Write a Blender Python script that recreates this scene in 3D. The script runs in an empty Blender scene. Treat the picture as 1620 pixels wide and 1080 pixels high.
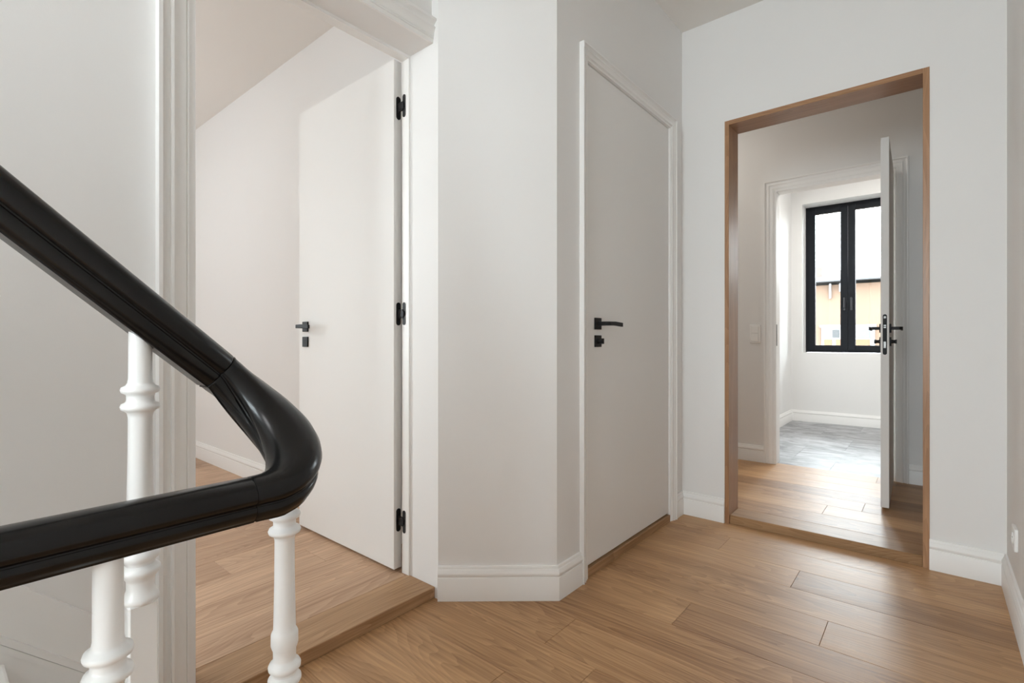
import bpy, bmesh, math, random
from mathutils import Vector, Matrix
random.seed(7)
S = bpy.context.scene
C = S.collection
PI = math.pi

# ------------------------------------------------------------------ camera, sky, light, exposure
cam_d = bpy.data.cameras.new('camera'); cam = bpy.data.objects.new('camera', cam_d); C.objects.link(cam)
cam_d.sensor_width = 36; cam_d.lens = 793/1620*36; cam_d.shift_y = -2/1620; cam_d.clip_start = .01
cam.location = (0, 0, 1.03); cam.rotation_euler = (PI/2, 0, math.atan2(.643, .766))
S.camera = cam
S.view_settings.view_transform = 'Standard'; S.view_settings.look = 'None'
S.view_settings.gamma = 1; S.view_settings.use_curve_mapping = False
S.view_settings.exposure = 0.0
w = bpy.data.worlds.new('overcast_sky'); S.world = w; w.use_nodes = True
bg = w.node_tree.nodes['Background']; bg.inputs[0].default_value = (.87, .935, 1, 1); bg.inputs[1].default_value = 33.0
S.cycles.max_bounces = 14; S.cycles.diffuse_bounces = 10; S.cycles.glossy_bounces = 6
S.cycles.sample_clamp_indirect = 8
def portal(name, loc, rot, sx, sy):
    d = bpy.data.lights.new(name, 'AREA'); d.shape = 'RECTANGLE'; d.size = sx; d.size_y = sy
    d.cycles.is_portal = True
    o = bpy.data.objects.new(name, d); o.location = loc; o.rotation_euler = rot; C.objects.link(o)
# portals only guide sampling of the sky through the real windows; they add no light
portal('sky_portal', (-.778, 7.42, 1.78), (-PI/2, 0, 0), .95, 1.85)
portal('sky_portal', (-.425, -3.27, 1.7), (PI/2, 0, 0), 1.15, 1.8)
portal('sky_portal', (-5.65, -1.3, 1.55), (0, -PI/2, 0), 1.9, 1.2)

def fill_light(name, loc, size, power, col=(1, .97, .93)):  # disk light added as fill, stands for no known fitting
    d = bpy.data.lights.new(name, 'AREA'); d.shape = 'DISK'; d.size = size; d.energy = power; d.color = col
    o = bpy.data.objects.new(name, d); o.location = loc; C.objects.link(o)
fill_light('overhead_fill', (-.75, -1.75, 2.84), .9, 22, (.98, .985, 1))  # added fill out of view, lifts the landing walls
pd = bpy.data.lights.new('bedroom_fill', 'POINT'); pd.shadow_soft_size = .15; pd.energy = 34; pd.color = (.90, .95, 1)  # added point fill, brightens bedroom walls and ceiling; no known fixture
po = bpy.data.objects.new('bedroom_fill', pd); po.location = (-4.1, -.3, 2.1); C.objects.link(po)
fill_light('overhead_fill', (-.2, 5.7, 2.95), .6, 33)  # unseen fill added to brighten the window room
fill_light('overhead_fill', (-1.7, 3.7, 2.95), .4, 7, (1, .95, .88))  # weak warm fill added for the hall, source invented

# ------------------------------------------------------------------ materials
def lin(c):
    return tuple((x/12.92 if x <= .04045 else ((x+.055)/1.055)**2.4) for x in (v/255 for v in c)) + (1,)
def mat(name, rgb, rough=.5, metal=0, spec=.5, bump=0, bscale=200, vary=0, coat=0, linear=False):
    m = bpy.data.materials.new(name); m.use_nodes = True
    nt = m.node_tree; b = nt.nodes['Principled BSDF']
    col = rgb + (1,) if linear else lin(rgb)
    b.inputs['Base Color'].default_value = col; b.inputs['Roughness'].default_value = rough
    b.inputs['Metallic'].default_value = metal; b.inputs['Specular IOR Level'].default_value = spec
    b.inputs['Coat Weight'].default_value = coat
    tc = nt.nodes.new('ShaderNodeTexCoord')
    if vary:
        n = nt.nodes.new('ShaderNodeTexNoise'); n.inputs['Scale'].default_value = 1.7; n.inputs['Detail'].default_value = 4
        nt.links.new(tc.outputs['Object'], n.inputs['Vector'])
        mx = nt.nodes.new('ShaderNodeMix'); mx.data_type = 'RGBA'
        mx.inputs[6].default_value = tuple(x*(1-vary) for x in col[:3])+(1,); mx.inputs[7].default_value = tuple(min(1, x*(1+vary)) for x in col[:3])+(1,)
        nt.links.new(n.outputs[0], mx.inputs[0]); nt.links.new(mx.outputs[2], b.inputs['Base Color'])
    if bump:
        n = nt.nodes.new('ShaderNodeTexNoise'); n.inputs['Scale'].default_value = bscale; n.inputs['Detail'].default_value = 3
        nt.links.new(tc.outputs['Object'], n.inputs['Vector'])
        bp = nt.nodes.new('ShaderNodeBump'); bp.inputs['Strength'].default_value = bump; bp.inputs['Distance'].default_value = .001
        nt.links.new(n.outputs[0], bp.inputs['Height']); nt.links.new(bp.outputs[0], b.inputs['Normal'])
    return m
WALL = mat('wall_paint', (.80, .795, .785), .75, spec=.25, bump=.12, bscale=260, vary=.012, linear=True)
CEIL = mat('ceiling_paint', (.80, .78, .75), .85, spec=.2, linear=True)
TRIM = mat('trim_paint', (.84, .835, .82), .42, linear=True, bump=.05, bscale=120)
DOOR = mat('door_paint', (.82, .815, .80), .62, spec=.2, linear=True, bump=.05, bscale=150)
BALW = mat('baluster_paint', (.86, .86, .85), .28, linear=True, bump=.35, bscale=60)
DHAND = mat('dark_handle', (.05, .052, .06), .35, linear=True)
PLAST = mat('white_plastic', (.86, .86, .85), .3, linear=True)
BLACK = mat('black_metal', (.012, .012, .013), .5, spec=.25, linear=True, bump=.1, bscale=400)
HOLE = mat('dark_recess', (.003, .003, .003), .7, linear=True)
STEEL = mat('steel', (.36, .36, .35), .45, metal=1, linear=True)
LACQ = mat('black_lacquer', (.0055, .0052, .005), .26, spec=.28, linear=True, bump=.25, bscale=22, coat=.08)
FRAME = mat('anthracite_frame', (.010, .012, .016), .5, spec=.2, linear=True)
PEACH = mat('peach_render', (.080, .048, .030), .9, linear=True, vary=.05)
TILE = mat('roof_tile', (.2, .198, .19), .9, linear=True, vary=.15)
BRICK = mat('chimney_brick', (.08, .035, .03), .9, linear=True, vary=.2)
GUTT = mat('zinc_gutter', (.022, .023, .025), .6, linear=True)
EXTW = mat('exterior_white', (.15, .15, .15), .6, linear=True)
EXTP = mat('pale_pane', (.033, .037, .042), .3, linear=True)
EXTD = mat('dark_pane', (.004, .0045, .0055), .2, linear=True)
ORNG = mat('orange_panel', (.07, .023, .0005), .6, linear=True)
PAVE = mat('street_paving', (.22, .21, .2), .9, linear=True, vary=.2)

def glass():
    m = bpy.data.materials.new('window_glass'); m.use_nodes = True; nt = m.node_tree; nt.nodes.clear()
    o = nt.nodes.new('ShaderNodeOutputMaterial'); t = nt.nodes.new('ShaderNodeBsdfTransparent'); t.inputs[0].default_value = (.93, .95, .94, 1)
    g = nt.nodes.new('ShaderNodeBsdfGlossy'); g.inputs['Roughness'].default_value = .01
    f = nt.nodes.new('ShaderNodeFresnel'); f.inputs[0].default_value = 1.45
    x = nt.nodes.new('ShaderNodeMixShader')
    nt.links.new(f.outputs[0], x.inputs[0]); nt.links.new(t.outputs[0], x.inputs[1]); nt.links.new(g.outputs[0], x.inputs[2]); nt.links.new(x.outputs[0], o.inputs[0])
    return m
GLASS = glass()

def oak(name, dark, light, rough, axis=0, vary=.12, coat=0):
    """straight and cathedral oak grain along local axis, each board with an offset of its own"""
    m = bpy.data.materials.new(name); m.use_nodes = True; nt = m.node_tree; L = nt.links.new; N = nt.nodes.new
    b = nt.nodes['Principled BSDF']; b.inputs['Specular IOR Level'].default_value = .38
    tc = N('ShaderNodeTexCoord'); oi = N('ShaderNodeObjectInfo')
    wn = N('ShaderNodeTexWhiteNoise'); wn.noise_dimensions = '1D'; L(oi.outputs['Random'], wn.inputs['W'])
    sc = N('ShaderNodeVectorMath'); sc.operation = 'MULTIPLY'; sc.inputs[1].default_value = (40, 40, 40); L(wn.outputs['Color'], sc.inputs[0])
    ad = N('ShaderNodeVectorMath'); ad.operation = 'ADD'; L(tc.outputs['Object'], ad.inputs[0]); L(sc.outputs[0], ad.inputs[1])
    def stretched(lo, hi):
        mp = N('ShaderNodeMapping'); s = [hi, hi, hi]; s[axis] = lo; mp.inputs['Scale'].default_value = s; L(ad.outputs[0], mp.inputs['Vector']); return mp
    # cathedral figure: contour lines of a slow noise
    m1 = stretched(.7, 5.0)
    n1 = N('ShaderNodeTexNoise'); n1.inputs['Scale'].default_value = 1; n1.inputs['Detail'].default_value = 1.5; n1.inputs['Distortion'].default_value = .3; L(m1.outputs[0], n1.inputs['Vector'])
    mu = N('ShaderNodeMath'); mu.operation = 'MULTIPLY'; mu.inputs[1].default_value = 34; L(n1.outputs[0], mu.inputs[0])
    m4 = stretched(5, 34)
    n4 = N('ShaderNodeTexNoise'); n4.inputs['Scale'].default_value = 1; n4.inputs['Detail'].default_value = 2; L(m4.outputs[0], n4.inputs['Vector'])
    a4 = N('ShaderNodeMath'); a4.operation = 'MULTIPLY_ADD'; a4.inputs[1].default_value = .7; L(n4.outputs[0], a4.inputs[0]); L(mu.outputs[0], a4.inputs[2])
    fr = N('ShaderNodeMath'); fr.operation = 'FRACT'; L(a4.outputs[0], fr.inputs[0])
    # fine fibres
    m2 = stretched(2.5, 130)
    n2 = N('ShaderNodeTexNoise'); n2.inputs['Scale'].default_value = 1; n2.inputs['Detail'].default_value = 5; L(m2.outputs[0], n2.inputs['Vector'])
    # broad streaks
    m3 = stretched(.7, 9)
    n3 = N('ShaderNodeTexNoise'); n3.inputs['Scale'].default_value = 1; n3.inputs['Detail'].default_value = 3; L(m3.outputs[0], n3.inputs['Vector'])
    def wsum(a, ka, c, kc):
        x = N('ShaderNodeMath'); x.operation = 'MULTIPLY'; x.inputs[1].default_value = ka; L(a, x.inputs[0])
        y = N('ShaderNodeMath'); y.operation = 'MULTIPLY_ADD'; y.inputs[1].default_value = kc; L(c, y.inputs[0]); L(x.outputs[0], y.inputs[2]); return y.outputs[0]
    f = wsum(fr.outputs[0], .13, n2.outputs[0], .50)
    f = wsum(f, 1, n3.outputs[0], .45)
    f = wsum(f, 1, oi.outputs['Random'], vary*2)
    mr = N('ShaderNodeMapRange'); mr.inputs[1].default_value = .32+vary*.6; mr.inputs[2].default_value = .85+vary*1.2; L(f, mr.inputs[0])
    rp = N('ShaderNodeValToRGB'); rp.color_ramp.elements[0].color = lin(dark); rp.color_ramp.elements[1].color = lin(light)
    L(mr.outputs[0], rp.inputs[0]); L(rp.outputs[0], b.inputs['Base Color'])
    ro = N('ShaderNodeMapRange'); ro.inputs[3].default_value = rough-.06; ro.inputs[4].default_value = rough+.1; L(n2.outputs[0], ro.inputs[0]); L(ro.outputs[0], b.inputs['Roughness'])
    bp = N('ShaderNodeBump'); bp.inputs['Strength'].default_value = .36; bp.inputs['Distance'].default_value = .0012
    L(f, bp.inputs['Height']); L(bp.outputs[0], b.inputs['Normal'])
    return m
OAKF = oak('oak_floor', (124, 87, 55), (210, 168, 123), .40)
OAKB = oak('oak_bedroom', (142, 108, 82), (222, 188, 157), .42)
OAKN = oak('oak_nosing', (128, 94, 60), (196, 158, 118), .42)
OAKY = oak('oak_nosing_y', (136, 100, 66), (212, 176, 138), .42, axis=1)
OAKX = oak('oak_lining_x', (136, 98, 68), (190, 148, 112), .3, axis=0, vary=.02)
OAKZ = oak('oak_lining_z', (136, 98, 68), (190, 148, 112), .3, axis=2, vary=.02)

def slate():
    m = bpy.data.materials.new('grey_slab'); m.use_nodes = True; nt = m.node_tree; L = nt.links.new; N = nt.nodes.new
    b = nt.nodes['Principled BSDF']; tc = N('ShaderNodeTexCoord'); oi = N('ShaderNodeObjectInfo')
    ad = N('ShaderNodeVectorMath'); ad.operation = 'ADD'; L(tc.outputs['Object'], ad.inputs[0])
    sc = N('ShaderNodeVectorMath'); sc.operation = 'SCALE'; sc.inputs[0].default_value = (31, 17, 5); L(oi.outputs['Random'], sc.inputs['Scale']); L(sc.outputs[0], ad.inputs[1])
    mp = N('ShaderNodeMapping'); mp.inputs['Scale'].default_value = (3, 6.5, 3); mp.inputs['Rotation'].default_value = (0, 0, .5); L(ad.outputs[0], mp.inputs['Vector'])
    n = N('ShaderNodeTexNoise'); n.inputs['Scale'].default_value = 1.3; n.inputs['Detail'].default_value = 8; n.inputs['Roughness'].default_value = .65; n.inputs['Distortion'].default_value = 1; L(mp.outputs[0], n.inputs['Vector'])
    rp = N('ShaderNodeValToRGB'); rp.color_ramp.elements[0].color = lin((104, 105, 107)); rp.color_ramp.elements[1].color = lin((188, 190, 193)); rp.color_ramp.elements[0].position = .32; rp.color_ramp.elements[1].position = .68
    L(n.outputs[0], rp.inputs[0]); L(rp.outputs[0], b.inputs['Base Color']); b.inputs['Roughness'].default_value = .42
    bp = N('ShaderNodeBump'); bp.inputs['Strength'].default_value = .3; bp.inputs['Distance'].default_value = .002; L(n.outputs[0], bp.inputs['Height']); L(bp.outputs[0], b.inputs['Normal'])
    return m
SLAB = slate()

# ------------------------------------------------------------------ helpers
def obj(name, bm, m, parent=None, smooth=None, loc=None, label=None):
    me = bpy.data.meshes.new(name); bmesh.ops.recalc_face_normals(bm, faces=bm.faces); 
    if smooth is not None:
        for f in bm.faces: f.smooth = True
        for e in bm.edges:
            if len(e.link_faces) == 2 and e.calc_face_angle(0) > smooth: e.smooth = False
    bm.to_mesh(me); bm.free(); me.materials.append(m)
    o = bpy.data.objects.new(name, me); C.objects.link(o)
    if loc: o.location = loc
    if parent: o.parent = parent
    if label: o['label'] = label
    return o
def tag(o, label, cat=None, group=None, kind=None):
    o['label'] = label
    if cat: o['category'] = cat
    if group: o['group'] = group
    if kind: o['kind'] = kind
    return o
def empty(name, loc=(0, 0, 0)):
    o = bpy.data.objects.new(name, None); o.empty_display_size = .1; o.location = loc; C.objects.link(o); return o
def bx(bm, x0, x1, y0, y1, z0, z1, M=None):
    vs = [bm.verts.new((x, y, z)) for z in (z0, z1) for x, y in ((x0, y0), (x1, y0), (x1, y1), (x0, y1))]
    if M: 
        for v in vs: v.co = M @ v.co
    for q in ((3, 2, 1, 0), (4, 5, 6, 7), (0, 1, 5, 4), (1, 2, 6, 5), (2, 3, 7, 6), (3, 0, 4, 7)): bm.faces.new([vs[i] for i in q])
    return vs
def box(x0, x1, y0, y1, z0, z1, bev=0, seg=1, M=None):
    bm = bmesh.new(); bx(bm, x0, x1, y0, y1, z0, z1, M)
    if bev: bmesh.ops.bevel(bm, geom=bm.edges[:], offset=bev, segments=seg, profile=.5, affect='EDGES')
    return bm
def boxes(*bs):
    bm = bmesh.new()
    for b in bs: bx(bm, *b)
    return bm
def prism(poly, z0, z1):
    bm = bmesh.new(); a = [bm.verts.new((x, y, z0)) for x, y in poly]; b = [bm.verts.new((x, y, z1)) for x, y in poly]
    n = len(poly); bm.faces.new(a[::-1]); bm.faces.new(b)
    for i in range(n): bm.faces.new((a[i], a[(i+1) % n], b[(i+1) % n], b[i]))
    return bm
def loft(rings, closed_path=False, caps=True):
    bm = bmesh.new(); R = [[bm.verts.new(p) for p in r] for r in rings]; n = len(rings[0])
    for i in range(len(R)-1):
        for j in range(n): bm.faces.new((R[i][j], R[i][(j+1) % n], R[i+1][(j+1) % n], R[i+1][j]))
    if caps: bm.faces.new(R[0][::-1]); bm.faces.new(R[-1])
    return bm
def lathe(prof, cx=0, cy=0, n=28):
    rings = [[(cx+r*math.cos(2*PI*k/n), cy+r*math.sin(2*PI*k/n), z) for k in range(n)] for r, z in prof]
    return loft(rings)

# mouldings ------------------------------------------------------
CAS = [(0, 0), (0, .008), (.17, .0095), (.18, .0125), (.22, .0125), (.235, .010), (.27, .014), (.40, .0155), (.55, .0195), (.60, .0235), (.665, .0235), (.68, .0165), (.74, .0155), (.80, .0175), (.86, .0225), (.90, .029), (1, .030), (1, 0)]
def casing(name, mp, u0, u1, z0, z1, wdt, parent, dep=1, right=True, left=True, zr=None):
    """mitred architrave round an opening; mp(u, z, d) gives the point, d = how far proud"""
    rings = []
    P = [(o*wdt, d*dep) for o, d in CAS]
    if left: rings.append([mp(u0-o, z0, d) for o, d in P])
    rings.append([mp(u0-o, z1+o, d) for o, d in P] if left else [mp(u0, z1+o, d) for o, d in P])
    if right:
        rings.append([mp(u1+o, z1+o, d) for o, d in P]); rings.append([mp(u1+o, z0 if zr is None else zr, d) for o, d in P])
    else: rings.append([mp(u1, z1+o, d) for o, d in P])
    return obj(name, loft(rings), TRIM, parent, smooth=.6)
BB = [(0, 0), (.018, 0), (.018, .088), (.0165, .091), (.0135, .092), (.0135, .0955), (.0165, .097), (.0185, .103), (.0175, .110), (.0135, .116), (.0125, .121), (.0095, .124), (.009, .131), (.007, .134), (0, .134)]
def baseboard(name, pts, z=0, h=1.0, label='', flip=False, cat='baseboard'):
    """pts: the wall line in plan; the board stands to the right of the direction of travel"""
    n = len(pts); rings = []
    V = [Vector(p) for p in pts]
    def nor(a, b): d = (b-a).normalized(); return Vector((d.y, -d.x))
    for i in range(n):
        if i == 0: m = nor(V[0], V[1])
        elif i == n-1: m = nor(V[-2], V[-1])
        else:
            a = nor(V[i-1], V[i]); b = nor(V[i], V[i+1]); m = (a+b); m = m/(m.dot(a))
        rings.append([(V[i].x+m.x*d, V[i].y+m.y*d, z+zz*h) for d, zz in BB])
    o = obj(name, loft(rings), TRIM, smooth=.6)
    return tag(o, label, cat, kind='structure')
def st(name, bm, m, label, cat, **k):
    return tag(obj(name, bm, m, **k), label, cat, kind='structure')

# ------------------------------------------------------------------ room shell
XB, XR, YD, HL = -1.545, .2385, 2.947, 2.865      # stair wall, side wall, end wall, ceiling of the landing
RZ = .045                                          # the rooms lie one small step above the landing
YB = -3.0
st('wall_left', boxes((-1.70, XB, YB, .4915, 0, 2.95), (-1.70, XB, .4915, 1.338, 2.222, 2.95)), WALL,
   'white painted stair wall behind the black handrail, holding the wide doorway', 'wall')
st('wall_corner', prism([(-1.70, 1.338), (-1.507, 1.338), (-1.148, 1.646), (-1.148, 1.871), (-1.22, 1.871), (-1.22, 3.0), (-1.70, 3.0)], 0, 2.95), WALL,
   'white pier with a slanting face between the wide doorway and the closet door', 'wall')
st('wall_closet', boxes((-1.22, -1.148, 1.871, 2.763, 2.238, 2.95), (-1.22, -1.148, 2.763, YD, 0, 2.95)), WALL,
   'shaded white wall over and beside the closed closet door', 'wall')
st('wall_end', boxes((-2.6, -.900, YD, 3.095, 0, 3.0), (-.012, 1.4, YD, 3.095, 0, 3.0), (-.900, -.012, YD, 3.095, 2.265, 3.0)), WALL,
   'white end wall pierced by the oak lined opening', 'wall')
st('wall_right', box(XR, XR+.2, YB, YD, 0, 2.95), WALL, 'pale side wall with the socket near the oak opening', 'wall')
st('wall_back', boxes((-1.70, -1.0, YB-.25, YB, 0, 2.95), (.15, XR+.2, YB-.25, YB, 0, 2.95), (-1.0, .15, YB-.25, YB, 0, .8), (-1.0, .15, YB-.25, YB, 2.6, 2.95)), WALL,
   'stair window wall at the near end of the landing', 'wall')
st('ceiling_landing', box(-1.70, XR+.2, YB-.25, YD+.1, HL, 3.05), CEIL, 'off-white flat ceiling of the landing', 'ceiling')
# bedroom
BX = -5.4; BY0 = -2.2; BYN = 1.533; BH = 2.815
st('wall_bedroom_side', box(BX-.25, -1.70, BYN, BYN+.2, 0, 3.0), WALL, 'bright bedroom wall running behind the open white door', 'wall')
st('wall_bedroom_end', boxes((BX-.25, BX, BY0, -1.85, 0, 3.0), (BX-.25, BX, -.75, BYN, 0, 3.0), (BX-.25, BX, -1.85, -.75, 0, .6), (BX-.25, BX, -1.85, -.75, 2.5, 3.0)), WALL,
   'bedroom window wall beyond the wide doorway', 'wall')
st('wall_bedroom_near', box(BX-.25, -1.70, BY0-.2, BY0, 0, 3.0), WALL, 'bedroom wall on the near side of the wide doorway', 'wall')
st('ceiling_bedroom', box(BX-.25, -1.70, BY0-.2, BYN+.2, BH, 3.05), CEIL, 'pale ceiling seen through the wide bedroom doorway', 'ceiling')
# hall beyond the oak opening and the window room
YE = 4.403; YE2 = 4.52; YW = 6.95; XWL = -1.337; XWR = 1.2; HH = 2.98
st('wall_hall_end', boxes((-2.6, -.955, YE, YE2, 0, 3.1), (-.213, 1.4, YE, YE2, 0, 3.1), (-.955, -.213, YE, YE2, 2.215, 3.1)), WALL,
   'white wall beyond the oak opening, holding the doorway to the window room', 'wall')
st('wall_hall_side', boxes((-2.6, -2.4, 3.095, YE, 0, 3.1), (1.0, 1.2, 3.095, YE, 0, 3.1)), WALL, 'side walls of the little hall beyond the oak opening', 'wall')
st('wall_window_side', boxes((XWL-.2, XWL, YE2, YW, 0, 3.1)), WALL, 'bright side wall of the grey floored window room', 'wall')
st('wall_window_far_side', boxes((XWR, XWR+.2, YE2, YW, 0, 3.1)), WALL, 'far side wall of the window room behind the open door', 'wall')
WX0, WX1, WZ0, WZ1 = -1.219, -.337, .879, 2.682
st('wall_window', boxes((XWL-.2, WX0, YW, YW+.4, 0, 3.1), (WX1, XWR+.2, YW, YW+.4, 0, 3.1), (WX0, WX1, YW, YW+.4, 0, WZ0), (WX0, WX1, YW, YW+.4, WZ1, 3.1)), WALL,
   'white wall around the black framed window', 'wall')
st('ceiling_hall', box(-2.6, 1.4, 3.095, YW+.4, HH, 3.15), CEIL, 'ceiling of the hall and window room', 'ceiling')

# ------------------------------------------------------------------ floors, board by board
def plank_mesh(L, W, T=.014):
    bm = bmesh.new(); bx(bm, -L/2, L/2, -W/2, W/2, -T, 0)
    top = [e for e in bm.edges if all(abs(v.co.z) < 1e-6 for v in e.verts)]
    bmesh.ops.bevel(bm, geom=top, offset=.0009, segments=1, affect='EDGES'); return bm
def plank(x0, x1, y0, y1, z, parent, m=OAKF, along='x', label=None):
    g = .0004; x0 += g; x1 -= g; y0 += g; y1 -= g
    cx, cy = (x0+x1)/2, (y0+y1)/2
    if along == 'x': o = obj('plank', plank_mesh(x1-x0, y1-y0), m, parent, loc=(cx, cy, z))
    else:
        o = obj('plank', plank_mesh(y1-y0, x1-x0), m, parent, loc=(cx, cy, z)); o.rotation_euler.z = PI/2
    if label: o['label'] = label
    return o
SUB = mat('sub_floor', (.10, .07, .045), .9, linear=True)
fl = st('floor_landing', boxes((-1.545, XR, YB, YD, -.25, -.0142)), SUB, 'wide honey oak board floor of the landing', 'floor')
rows = {0: -.35, 1.375: -1.011, 1.57: None, 1.765: -.726, 1.96: -.294, 2.155: None, 2.35: -.455, 2.545: -.81, 2.74: None}
y = 2.935
edges = [YD-.001]+[2.74-.195*k for k in range(0, 30)]
for i in range(len(edges)-1):
    y1, y0 = edges[i], edges[i+1]
    if y0 < -2.9: break
    key = min(rows, key=lambda k: abs(k-y0))
    j = rows[key] if abs(key-y0) < .03 else 'r'
    if j == 'r': j = random.uniform(-1.2, .0)
    cuts = [-1.535] + ([j] if j else []) + [XR]
    if y0 > 1.3:
        cuts[0] = -1.16 if y0 > 1.6 else -1.5
    for a, b in zip(cuts[:-1], cuts[1:]):
        plank(a, b, y0, y1, 0, fl)
# bedroom floor boards run the other way
fb = st('floor_bedroom', boxes((BX, -1.695, BY0, BYN, -.25, RZ-.0142)), SUB, 'pale oak board floor of the bedroom, one small step up', 'floor')
x1 = -1.694
k = 0
while x1 > BX+.02:
    x0 = max(BX, x1-.19)
    cy = random.uniform(-1.4, -.2) + (k % 2)*1.1
    if k == 3: cy = .857-1.55
    if k == 5: cy = 1.08-1.55
    cs = sorted([BY0, cy, cy+1.55 if cy+1.55 < BYN-.15 else cy-.9 if cy-.9 > BY0+.1 else cy+.4, BYN])
    for a, b in zip(cs[:-1], cs[1:]):
        if b-a > .05: plank(x0, x1, a, b, RZ, fb, m=OAKB, along='y')
    x1 -= .19; k += 1
# hall floor boards
fh = st('floor_hall', boxes((-2.4, 1.0, 2.99, 4.452, -.25, RZ-.0142)), SUB, 'shiny oak board floor beyond the oak opening', 'floor')
y0 = 4.45; k = 0
while y0 > 3.12:
    ya = max(3.115, y0-.19) if y0-.19 > 3.17 else 3.115
    xs = sorted([-2.4, random.uniform(-1.9, -1.0), random.uniform(-.6, .4), 1.0])
    if k >= 7: xs = [-2.4, -.95, 1.0]
    for a, b in zip(xs[:-1], xs[1:]):
        aa, bb = a, b
        plank(aa, bb, ya, y0, RZ, fh)
    y0 = ya; k += 1
st('trim_oak_step', box(-.8775, -.0345, YD+.012, 3.114, -.01, RZ, bev=.002), OAKN, 'low oak threshold step filling the foot of the oak opening', 'threshold')
st('trim_wide_step', box(-1.694, -1.525, .4915, 1.3375, 0, RZ, bev=.002), OAKY, 'oak threshold board stepping up into the bedroom', 'threshold')
bpy.data.objects['trim_wide_step'].rotation_euler.z = 0
st('trim_closet_step', box(-1.2, -1.143, 1.8725, 2.7615, -.012, .038, bev=.002), OAKY, 'narrow oak threshold under the closed closet door', 'threshold')
# grey floor of the window room, laid in slabs
fw = st('floor_window_room', boxes((XWL, XWR, 4.452, YW, -.25, RZ-.014)), mat('grey_bed', (.2, .2, .2), .9, linear=True), 'mottled grey slab floor of the window room', 'floor')
def slab(x0, x1, y0, y1):
    g = .0007; L = x1-x0-2*g; W = y1-y0-2*g
    bm = bmesh.new(); bx(bm, -L/2, L/2, -W/2, W/2, -.012, 0)
    obj('slab', bm, SLAB, fw, loc=((x0+x1)/2, (y0+y1)/2, RZ-.001))
ye = [4.452, 4.52+.24, 5.36, 5.96, 6.56, YW]
for i in range(len(ye)-1):
    xs = [XWL] + [v for v in (-1.2+.6*j+(.3 if i % 2 else 0) for j in range(-1, 5)) if XWL+.05 < v < XWR-.05] + [XWR]
    for a, b in zip(xs[:-1], xs[1:]): slab(a, b, ye[i], ye[i+1])

# ------------------------------------------------------------------ baseboards
baseboard('baseboard_pier', [(-1.507, 1.338), (-1.148, 1.646), (-1.148, 1.8125)], 0, label='white moulded baseboard folding round the slanting pier')
baseboard('baseboard_end_left', [(-1.148, 2.820), (-1.148, YD), (-.900, YD)], 0, label='short white baseboard in the corner between closet door and oak opening')
baseboard('baseboard_end_right', [(-.012, YD), (XR, YD), (XR, YB)], 0, label='white baseboard turning the corner beside the oak opening and running below the socket')
baseboard('baseboard_bedroom', [(BX, BYN), (-1.70, BYN)], RZ, label='white baseboard of the bedroom behind the handrail bend')
baseboard('baseboard_hall_left', [(-2.4, YE), (-1.042, YE)], RZ, .98, label='white baseboard below the light switch')
baseboard('baseboard_hall_right', [(-.126, YE), (1.0, YE)], RZ, .98, label='white baseboard behind the open hall door')
baseboard('baseboard_window_room', [(XWL, YE2), (XWL, YW), (XWR, YW)], RZ, label='white baseboard above the grey floor under the window')

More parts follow.
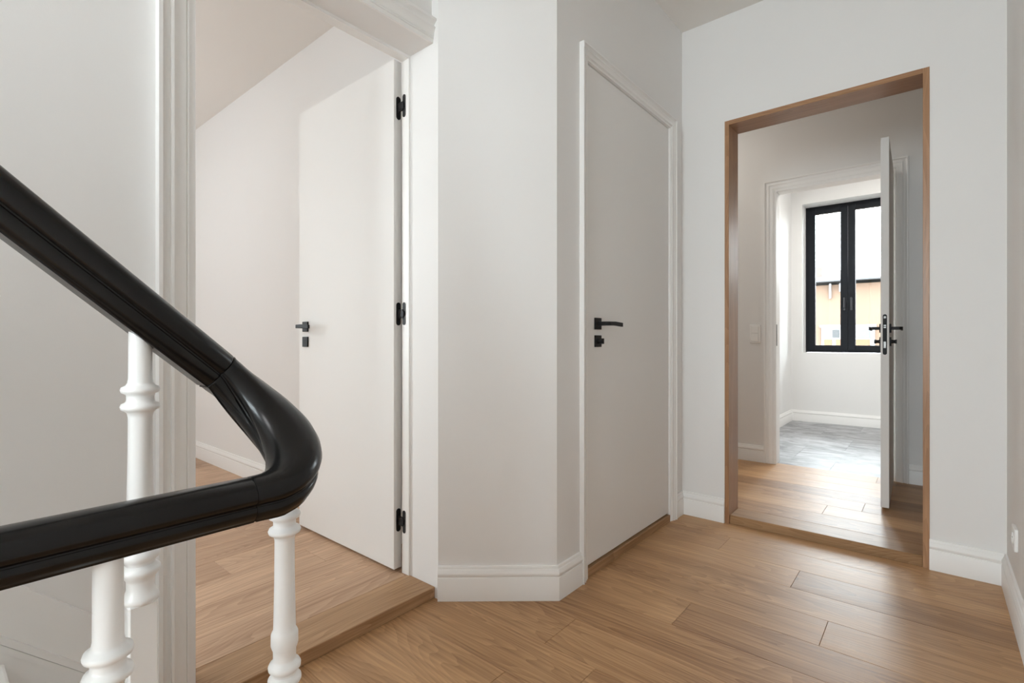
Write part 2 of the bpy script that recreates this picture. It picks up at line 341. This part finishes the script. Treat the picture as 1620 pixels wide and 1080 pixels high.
# ------------------------------------------------------------------ door hardware
def rounded_plate(w, h, t, n=8):
    """upright plate with round ends, in the xz plane, front at y = -t"""
    r = w/2; pts = []
    for k in range(n+1): a = PI*k/n; pts.append((r*math.cos(a), h/2-r+r*math.sin(a)))
    for k in range(n+1): a = PI+PI*k/n; pts.append((r*math.cos(a), -h/2+r+r*math.sin(a)))
    return loft([[(x, 0, z) for x, z in pts], [(x, -t, z) for x, z in pts]])
def xform(bm, M):
    bmesh.ops.transform(bm, matrix=M, verts=bm.verts[:]); return bm
def merge(*bms):
    out = bmesh.new(); me = bpy.data.meshes.new('t')
    for b in bms: b.to_mesh(me); out.from_mesh(me); b.free()
    bpy.data.meshes.remove(me); return out
def lever_set(parent, M, sgn=1, turn=False):
    """M puts it: local -y points out of the door, the lever runs along local x*sgn"""
    ros = obj('rosette', xform(box(-.026, .026, -.008, 0, -.026, .026, bev=.0012), M), BLACK, parent)
    sq = [(-.009, .009), (.009, .009), (.009, -.009), (-.009, -.009)]
    path = [(0, -.006), (0, -.046), (.004*sgn, -.053), (.012*sgn, -.056), (.06*sgn, -.056), (.130*sgn, -.055)]
    zz = [0, 0, 0, 0, .001, -.003]
    rings = []
    for i, (x, yv) in enumerate(path):
        a = path[max(0, i-1)]; b = path[min(len(path)-1, i+1)]
        t = Vector((b[0]-a[0], b[1]-a[1])).normalized(); nx, ny = -t.y, t.x
        hw = .0085 if i < 2 else .0055; hz = .009
        rings.append([(x+nx*hw*s, yv+ny*hw*s, zz[i]+hz*q) for s, q in ((-1, 1), (1, 1), (1, -1), (-1, -1))])
    lv = loft(rings); bmesh.ops.bevel(lv, geom=[e for e in lv.edges], offset=.001, segments=1, affect='EDGES')
    obj('lever', xform(lv, M), BLACK, parent)
    Mz = M @ Matrix.Translation((0, 0, -.078))
    es = obj('escutcheon', xform(box(-.026, .026, -.008, 0, -.026, .026, bev=.0012), Mz), BLACK, parent)
    if turn:
        kn = lathe([(.0115, 0), (.0115, .012), (.0095, .014), (.0095, .026), (.0085, .028)], n=16)
        kn = merge(kn, box(-.003, .003, -.012, .012, .024, .034))
        obj('thumb_turn', xform(kn, Mz @ Matrix.Rotation(PI/2, 4, 'X')), BLACK, es, smooth=.6)
    else:
        kh = merge(box(-.0025, .0025, -.0086, -.0078, -.012, .006), xform(lathe([(.0045, 0), (.0045, .0009)], n=12), Matrix.Translation((0, -.0078, .006)) @ Matrix.Rotation(PI/2, 4, 'X')))
        obj('keyhole', xform(kh, Mz), HOLE, es)
    return ros

# ------------------------------------------------------------------ door_1 : bedroom door, wide open
d1 = tag(empty('door_1', (-1.75, 1.338, RZ)), 'white flush bedroom door standing wide open in the wide moulded doorway', 'door', kind='structure')
def pa(o):   # keep world place under an unrotated empty
    o.location = Vector(o.location)-o.parent.location; return o
pa(obj('door_leaf', box(-2.563, -1.749, 1.305, 1.345, .057, 2.222, bev=.0015), DOOR, d1))
lf = bpy.data.objects['door_leaf']
casing('casing', lambda u, z, d: (XB+d, u, z), .4915, 1.3385, 0, 2.222, .09, d1, right=False)
pa(bpy.data.objects['casing'])
pa(obj('jamb_stop', boxes((-1.725, -1.68, 1.329, 1.3385, RZ, 2.222), (-1.725, -1.68, .4915, .501, RZ, 2.222), (-1.725, -1.68, .501, 1.329, 2.210, 2.222)), TRIM, d1))
for z in (2.020, 1.142, .263):
    h = obj('hinge', merge(
        xform(rounded_plate(.022, .098, .0022), Matrix.Translation((-1.7492, 1.328, z)) @ Matrix.Rotation(PI/2, 4, 'Z')),
        xform(rounded_plate(.019, .096, .0022), Matrix.Translation((-1.710, 1.3292, z)))), BLACK, d1)
    pa(h)
    k_ = obj('hinge_knuckle', boxes((-1.748, -1.708, 1.3225, 1.3285, z-.011, z+.011), (-1.744, -1.714, 1.3235, 1.3285, z-.019, z+.019)), BLACK, h)
    k_.location = -h.location - d1.location
# lever on the visible face, out along -y
lever_set_M = Matrix.Translation((-2.49, 1.305, 1.100))
lever_set(lf, lever_set_M, 1)
lever_set(lf, Matrix.Translation((-2.49, 1.345, 1.100)) @ Matrix.Rotation(PI, 4, 'Z'), -1)
# NB lf carries its own offset so its children keep world coordinates
for c in list(lf.children): c.location = -lf.location - d1.location

# ------------------------------------------------------------------ door_2 : closed closet door
d2 = tag(empty('door_2', (-1.153, 1.87, 0)), 'closed white flush closet door with black lever beside the slanting pier', 'door', kind='structure')
lf2 = pa(obj('door_leaf', box(-1.193, -1.153, 1.874, 2.760, .047, 2.233, bev=.0015), DOOR, d2))
pa(obj('door_lining', boxes((-1.219, -1.147, 1.8695, 1.8725, 0, 2.238), (-1.219, -1.147, 2.7615, 2.7645, 0, 2.238), (-1.219, -1.147, 1.8725, 2.7615, 2.236, 2.2385)), TRIM, d2))
pa(casing('casing', lambda u, z, d: (-1.148+d*.8, u, z), 1.870, 2.763, 0, 2.238, .057, d2))
pa(obj('shadow_gap', boxes((-1.215, -1.200, 1.873, 2.761, 0.03, 2.235)), HOLE, d2))
lever_set(lf2, Matrix.Translation((-1.153, 1.968, 1.104)) @ Matrix.Rotation(PI/2, 4, 'Z'), 1, turn=True)
for c in list(lf2.children): c.location = -lf2.location - d2.location

# ------------------------------------------------------------------ door_3 : hall door, half seen edge on
d3 = tag(empty('door_3', (-.213, 4.385, RZ)), 'white hall door standing open edge on before the window room', 'door', kind='structure')
pa(casing('casing', lambda u, z, d: (u, YE-d*.8, z), -.953, -.215, RZ, 2.210, .087, d3))
pa(obj('door_lining', boxes((-.957, -.953, YE, YE2, RZ, 2.225), (-.215, -.211, YE, YE2, RZ, 2.225), (-.953, -.215, YE, YE2, 2.208, 2.225)), TRIM, d3))
sp = pa(obj('strike_plate', merge(xform(box(-.0012, 0, -.011, .011, -.085, .085, bev=.0004), Matrix.Translation((-.9518, 4.418, 1.07)))), BLACK, d3))
HM = Matrix.Translation((-.208, 4.378, 0)) @ Matrix.Rotation(math.radians(1.15), 4, 'Z')   # hinge corner of the leaf
lf3 = obj('door_leaf', box(-.040, 0, -.764, 0, .060, 2.205, bev=.0012), DOOR, d3)
lf3.location = HM.translation - d3.location; lf3.rotation_euler.z = math.radians(1.15)
def ch3(o): o.parent = lf3; return o
fe = obj('lock_forend', xform(rounded_plate(.020, .235, .0015), Matrix.Translation((-.020, -.7642, 1.063))), BLACK, lf3)
obj('latch', merge(box(-.0255, -.0145, -.770, -.764, .985, 1.022), box(-.0255, -.0145, -.769, -.764, 1.1, 1.108), box(-.0255, -.0145, -.769, -.764, 1.112, 1.119),
                   box(-.025, -.015, -.767, -.7655, 1.157, 1.169)), STEEL, fe)
lever_set(lf3, Matrix.Translation((0, -.70, 1.100)) @ Matrix.Rotation(PI/2, 4, 'Z'), 1, turn=True)
lever_set(lf3, Matrix.Translation((-.040, -.70, 1.100)) @ Matrix.Rotation(-PI/2, 4, 'Z'), -1, turn=True)

# ------------------------------------------------------------------ oak lining of the opening
t1 = tag(empty('trim_1', (-.456, 3.03, 0)), 'smooth oak lining boards around the tall opening in the end wall', 'door lining', kind='structure')
Y0o, Y1o = YD-.005, 3.114
pa(obj('upright_board', box(-.901, -.878, Y0o, Y1o, 0, 2.2645, bev=.0008), OAKZ, t1))
pa(obj('upright_board', box(-.0345, -.011, Y0o, Y1o, 0, 2.2645, bev=.0008), OAKZ, t1))
pa(obj('head_board', box(-.8778, -.0347, Y0o+.0006, Y1o, 2.242, 2.2652, bev=.0008), OAKX, t1))

# ------------------------------------------------------------------ windows
def window(name, M, wd, ht, label, handle=True, sill=True):
    """local: x across, z up, y outwards; the frame stands at y 0..0.07"""
    r = tag(empty(name), label, 'window', kind='structure'); r.matrix_world = M
    h, v = wd/2, ht
    def framed(x0, x1, z0, z1, y0, y1, b, bt, bb): return boxes((x0, x0+b, y0, y1, z0, z1), (x1-b, x1, y0, y1, z0, z1), (x0+b, x1-b, y0, y1, z0, z0+bb), (x0+b, x1-b, y0, y1, z1-bt, z1))
    obj('window_frame', framed(-h, h, 0, v, .012, .085, .045, .045, .045), FRAME, r)
    for s in (-1, 1):
        x0, x1 = (-h+.030, -.0015) if s < 0 else (.0015, h-.030)
        sb = framed(x0, x1, .025, v-.03, 0, .06, .073, .068, .062)
        bmesh.ops.bevel(sb, geom=[e for e in sb.edges if False] or sb.edges[:], offset=.002, segments=1, affect='EDGES')
        sa = obj('sash', sb, FRAME, r)
        obj('pane', box(x0+.066, x1-.066, .028, .032, .085, v-.096), GLASS, sa)
        if handle:
            xx = x0+.034 if s > 0 else x1-.034
            hb = merge(box(xx-.012, xx+.012, -.010, 0, .505, .655, bev=.003), box(xx-.009, xx+.009, -.030, -.008, .53, .55, bev=.003), box(xx-.009, xx+.009, -.036, -.022, .535, .66, bev=.004))
            obj('window_handle', hb, DHAND if s > 0 else DHAND, sa)
    return r
window('window_1', Matrix.Translation(((WX0+WX1)/2, 7.17, WZ0+.003)), WX1-WX0, WZ1-WZ0-.004, 'tall black framed double window in the far white room')
window('window_2', Matrix.Translation((-.425, YB-.12, .8)) @ Matrix.Rotation(PI, 4, 'Z'), 1.15, 1.8, 'stair window at the near end of the landing', handle=False)
window('window_3', Matrix.Translation((BX-.12, -1.3, .6)) @ Matrix.Rotation(PI/2, 4, 'Z'), 1.1, 1.9, 'wide bedroom window beyond the doorway', handle=False)

# ------------------------------------------------------------------ switch and socket
sw = tag(empty('light_switch', (-1.108, YE, 1.082)), 'white double light switch on the hall wall beside the far doorway', 'light switch')
obj('switch_plate', box(-.041, .041, -.009, 0, -.075, .075, bev=.002), PLAST, sw)
for z in (-.033, .033): obj('rocker', box(-.027, .027, -.0145, -.008, z-.027, z+.027, bev=.0015), PLAST, sw)
so = tag(empty('wall_socket', (XR, 2.62, .298)), 'white wall socket low on the pale side wall', 'socket')
obj('socket_plate', box(-.011, 0, -.041, .041, -.041, .041, bev=.002), PLAST, so)
sk = lathe([(.0215, 0), (.0215, .003), (.019, .003), (.019, .0005), (0.001, .0005)], n=24)
rim = obj('socket_rim', xform(sk, Matrix.Translation((-.0108, 0, 0)) @ Matrix.Rotation(-PI/2, 4, 'Y')), PLAST, so, smooth=.5)
obj('pin_hole', merge(*[xform(lathe([(.0028, 0), (.0028, .0012)], n=10), Matrix.Translation((-.0112, s, 0)) @ Matrix.Rotation(-PI/2, 4, 'Y')) for s in (-.0095, .0095)]), HOLE, rim)

# ------------------------------------------------------------------ staircase rising along the stair wall
sc_ = tag(empty('staircase', (-1.25, .49, 0)), 'white painted stair flight rising along the wall under the sloping handrail', 'staircase', kind='structure')
for k in range(1, 10):
    yn = .462-.18*k
    pa(obj('riser', box(-1.524, -.965, yn-.012, yn+.005, .17*(k-1), .17*k-.03), TRIM, sc_))
    pa(obj('tread', box(-1.524, -.925, yn-.19, yn+.022, .17*k-.03, .17*k, bev=.006, seg=2), TRIM, sc_))
def slope_strip(x0, x1, zt, zb, ya=.47, yb=-1.3):
    """board following the pitch; zt and zb are heights above the pitch line"""
    p = lambda y: .9444*(.49-y)
    return loft([[(x0, y, max(0, p(y)+zb)), (x1, y, max(0, p(y)+zb)), (x1, y, p(y)+zt), (x0, y, p(y)+zt)] for y in (ya, ya-.3, yb)])
# wall string with its two mouldings
pa(obj('wall_string', slope_strip(XB, XB+.016, .170, -.25, ya=.398), TRIM, sc_))
pa(obj('string_moulding', slope_strip(XB, XB+.024, .048, .030, ya=.398), TRIM, sc_))
pa(obj('string_moulding', slope_strip(XB, XB+.021, .028, .012, ya=.398), TRIM, sc_))
pa(obj('outer_string', slope_strip(-.965, -.93, .0, -.30, ya=.44), TRIM, sc_))

# ------------------------------------------------------------------ balustrade
bal = tag(empty('stair_balustrade', (-.86, .355, 0)), 'glossy black bending handrail carried on turned white balusters', 'balustrade')
H1 = [(0, .031), (.009, .0305), (.017, .028), (.0245, .0225), (.0295, .0145), (.0312, .0065), (.0300, .0005), (.0268, -.0035), (.0248, -.0055), (.0248, -.0075), (.0268, -.0095), (.0272, -.0145), (.0252, -.0205), (.0215, -.0262), (.0185, -.0285), (.018, -.031), (0, -.031)]
PROF = H1 + [(-s, u) for s, u in H1[-2:0:-1]]
SEG = 14
XI, XL, YC, ZL = -.948, -.772, .340, .7965
RAD = (XL-XI)/2; XC = (XI+XL)/2
SL = .9; Z0 = .974
def sloped(y): return Vector((XI, y, Z0+SL*(YC-y)))
LARC = PI*RAD
def turn(f):
    ph = PI*f; m0 = -SL*LARC; dz = ZL-Z0
    h10 = f**3-2*f**2+f; h01 = -2*f**3+3*f**2
    return Vector((XC-RAD*math.cos(ph), YC+RAD*.88*math.sin(ph), Z0+m0*h10+dz*h01))
def rail(name, pts, label=None, scale=None):
    rings = []; n = len(pts)
    for i in range(n):
        t = (pts[min(n-1, i+1)]-pts[max(0, i-1)]).normalized()
        side = t.cross(Vector((0, 0, 1))).normalized(); up = side.cross(t).normalized()
        k = 1 if scale is None else scale(i/(n-1))
        rings.append([pts[i]+side*(s*k)+up*(u*(1+(k-1)*(1 if k < 1.11 else .6))) for s, u in PROF])
    # tiny eased ends so the joint reads as a seam
    for e, j in ((0, 1), (-1, -2)):
        c = sum((Vector(p) for p in rings[e]), Vector())/len(rings[e])
        inner = [p.lerp(q, min(1, .0018/max(1e-6, (pts[0 if e == 0 else -1]-pts[1 if e == 0 else -2]).length))) for p, q in zip(rings[e], rings[j])]
        shr = [c+(p-c)*.972 for p in rings[e]]
        if e == 0: rings = [shr, inner]+rings[1:]
        else: rings = rings[:-1]+[inner, shr]
    o = obj(name, loft(rings), LACQ, bal, smooth=.75); pa(o)
    if label: o['label'] = label
    return o
rail('handrail', [sloped(YC-.004-(1.6+.0)*(i/10)) for i in range(11)][::-1], 'sloping length of black handrail', scale=lambda f: 1.10)
rail('handrail', [sloped(YC-.003), sloped(YC-.0015)]+[turn(i/36) for i in range(0, 37)]+[Vector((XL, YC-.012, ZL)), Vector((XL, YC-.022, ZL))], 'bending handrail piece joining the two straight lengths', scale=lambda f: 1+.10*(1-f)+.42*math.sin(PI*f)**1.5)
rail('handrail', [Vector((XL, YC-.0225-1.4*(i/8), ZL)) for i in range(9)], 'level length of black handrail over the landing edge')

def baluster(x, y, z0, ztop, zfoot, rot=0):
    """z0 = height of the upper pair of rings"""
    p = [(.0150, ztop), (.0156, z0+.030), (.0165, z0+.026), (.0165, z0+.024), (.0190, z0+.020), (.0245, z0+.017), (.0258, z0+.013), (.0245, z0+.009), (.0190, z0+.006), (.0180, z0+.003), (.0180, z0-.003),
         (.0190, z0-.006), (.0245, z0-.009), (.0262, z0-.013), (.0250, z0-.017), (.0200, z0-.020), (.0172, z0-.023), (.0158, z0-.030), (.0163, z0-.10), (.0176, z0-.17),
         (.0180, z0-.182), (.0200, z0-.185), (.0216, z0-.189), (.0218, z0-.207), (.0200, z0-.213), (.0184, z0-.217), (.0182, z0-.231), (.0188, z0-.235), (.0240, z0-.239), (.0262, z0-.2435), (.0258, z0-.248), (.0220, z0-.252),
         (.0192, z0-.2555), (.0192, z0-.2585), (.0225, z0-.261), (.0265, z0-.265), (.0268, z0-.270), (.0240, z0-.275), (.0195, z0-.280), (.0182, z0-.284), (.0182, z0-.296), (.0205, z0-.303), (.0238, z0-.307), (.0248, z0-.312), (.0238, z0-.316), (.0200, z0-.319)]
    o = obj('baluster', lathe(p, x, y), BALW, bal, smooth=.8); pa(o)
    b = box(-.0195, .0195, -.0195, .0195, zfoot, z0-.316, bev=.0025); xform(b, Matrix.Translation((x, y, 0)) @ Matrix.Rotation(rot, 4, 'Z'))
    q = obj('square_foot', b, BALW, o); q.location = -o.location-bal.location
    return o
for k in range(5):
    dy = -.18*k
    baluster(XI-.002, .227+dy, .940+.162*k, .940+.162*k+.11, .17*(k+1)-.001)
for k in range(5):
    baluster(XL, .152-.18*k, .636, ZL-.01, -.001)
baluster(XC+.008, .408, .718, .79, -.001)

# ------------------------------------------------------------------ outside
hs = tag(empty('house', (-1.5, 18, -4)), 'peach rendered house across the street seen through the window', 'house')
pa(obj('facade', box(-12, 9, 18, 26, -4, 2.72), PEACH, hs))
pa(obj('roof', loft([[(-12.3, 17.75, 2.86), (-12.3, 22, 3.62), (-12.3, 26.3, 2.86)], [(9.3, 17.75, 2.86), (9.3, 22, 3.62), (9.3, 26.3, 2.86)]]), TILE, hs))
pa(obj('gutter', box(-12.3, 9.3, 17.64, 17.76, 2.78, 2.855, bev=.02), GUTT, hs))
ch = pa(obj('chimney', box(-3.3, -2.76, 19.0, 19.4, 2.9, 3.42), BRICK, hs))
pp = pa(obj('downpipe', merge(box(-2.42, -2.37, 17.9, 17.99, 2.3, 2.75), box(-2.16, -2.12, 17.9, 17.99, 2.5, 2.75)), EXTW, hs))
wf = pa(obj('window', boxes((-2.62, -1.29, 17.9, 18.02, .55, 1.45), (-2.66, -1.25, 17.86, 18.02, 1.42, 1.49)), EXTW, hs, label='white framed window with orange panels'))
for a, b, z0, z1, m in ((-2.53, -2.36, 1.1, 1.33, EXTP), (-2.33, -2.15, 1.11, 1.35, EXTD), (-2.08, -1.76, 1.1, 1.33, EXTP), (-1.70, -1.38, 1.1, 1.35, EXTP)):
    q = obj('pane', box(a, b, 17.87, 17.905, z0, z1), m, wf); q.location = -wf.location-hs.location
for a, b in ((-2.54, -2.34), (-2.24, -1.98), (-1.74, -1.4)):
    q = obj('orange_panel', box(a, b, 17.84, 17.905, .6, 1.055), ORNG, wf); q.location = -wf.location-hs.location
st('ground_street', box(-30, 30, -20, 30, -4.2, -4), PAVE, 'street paving below the house', 'ground')
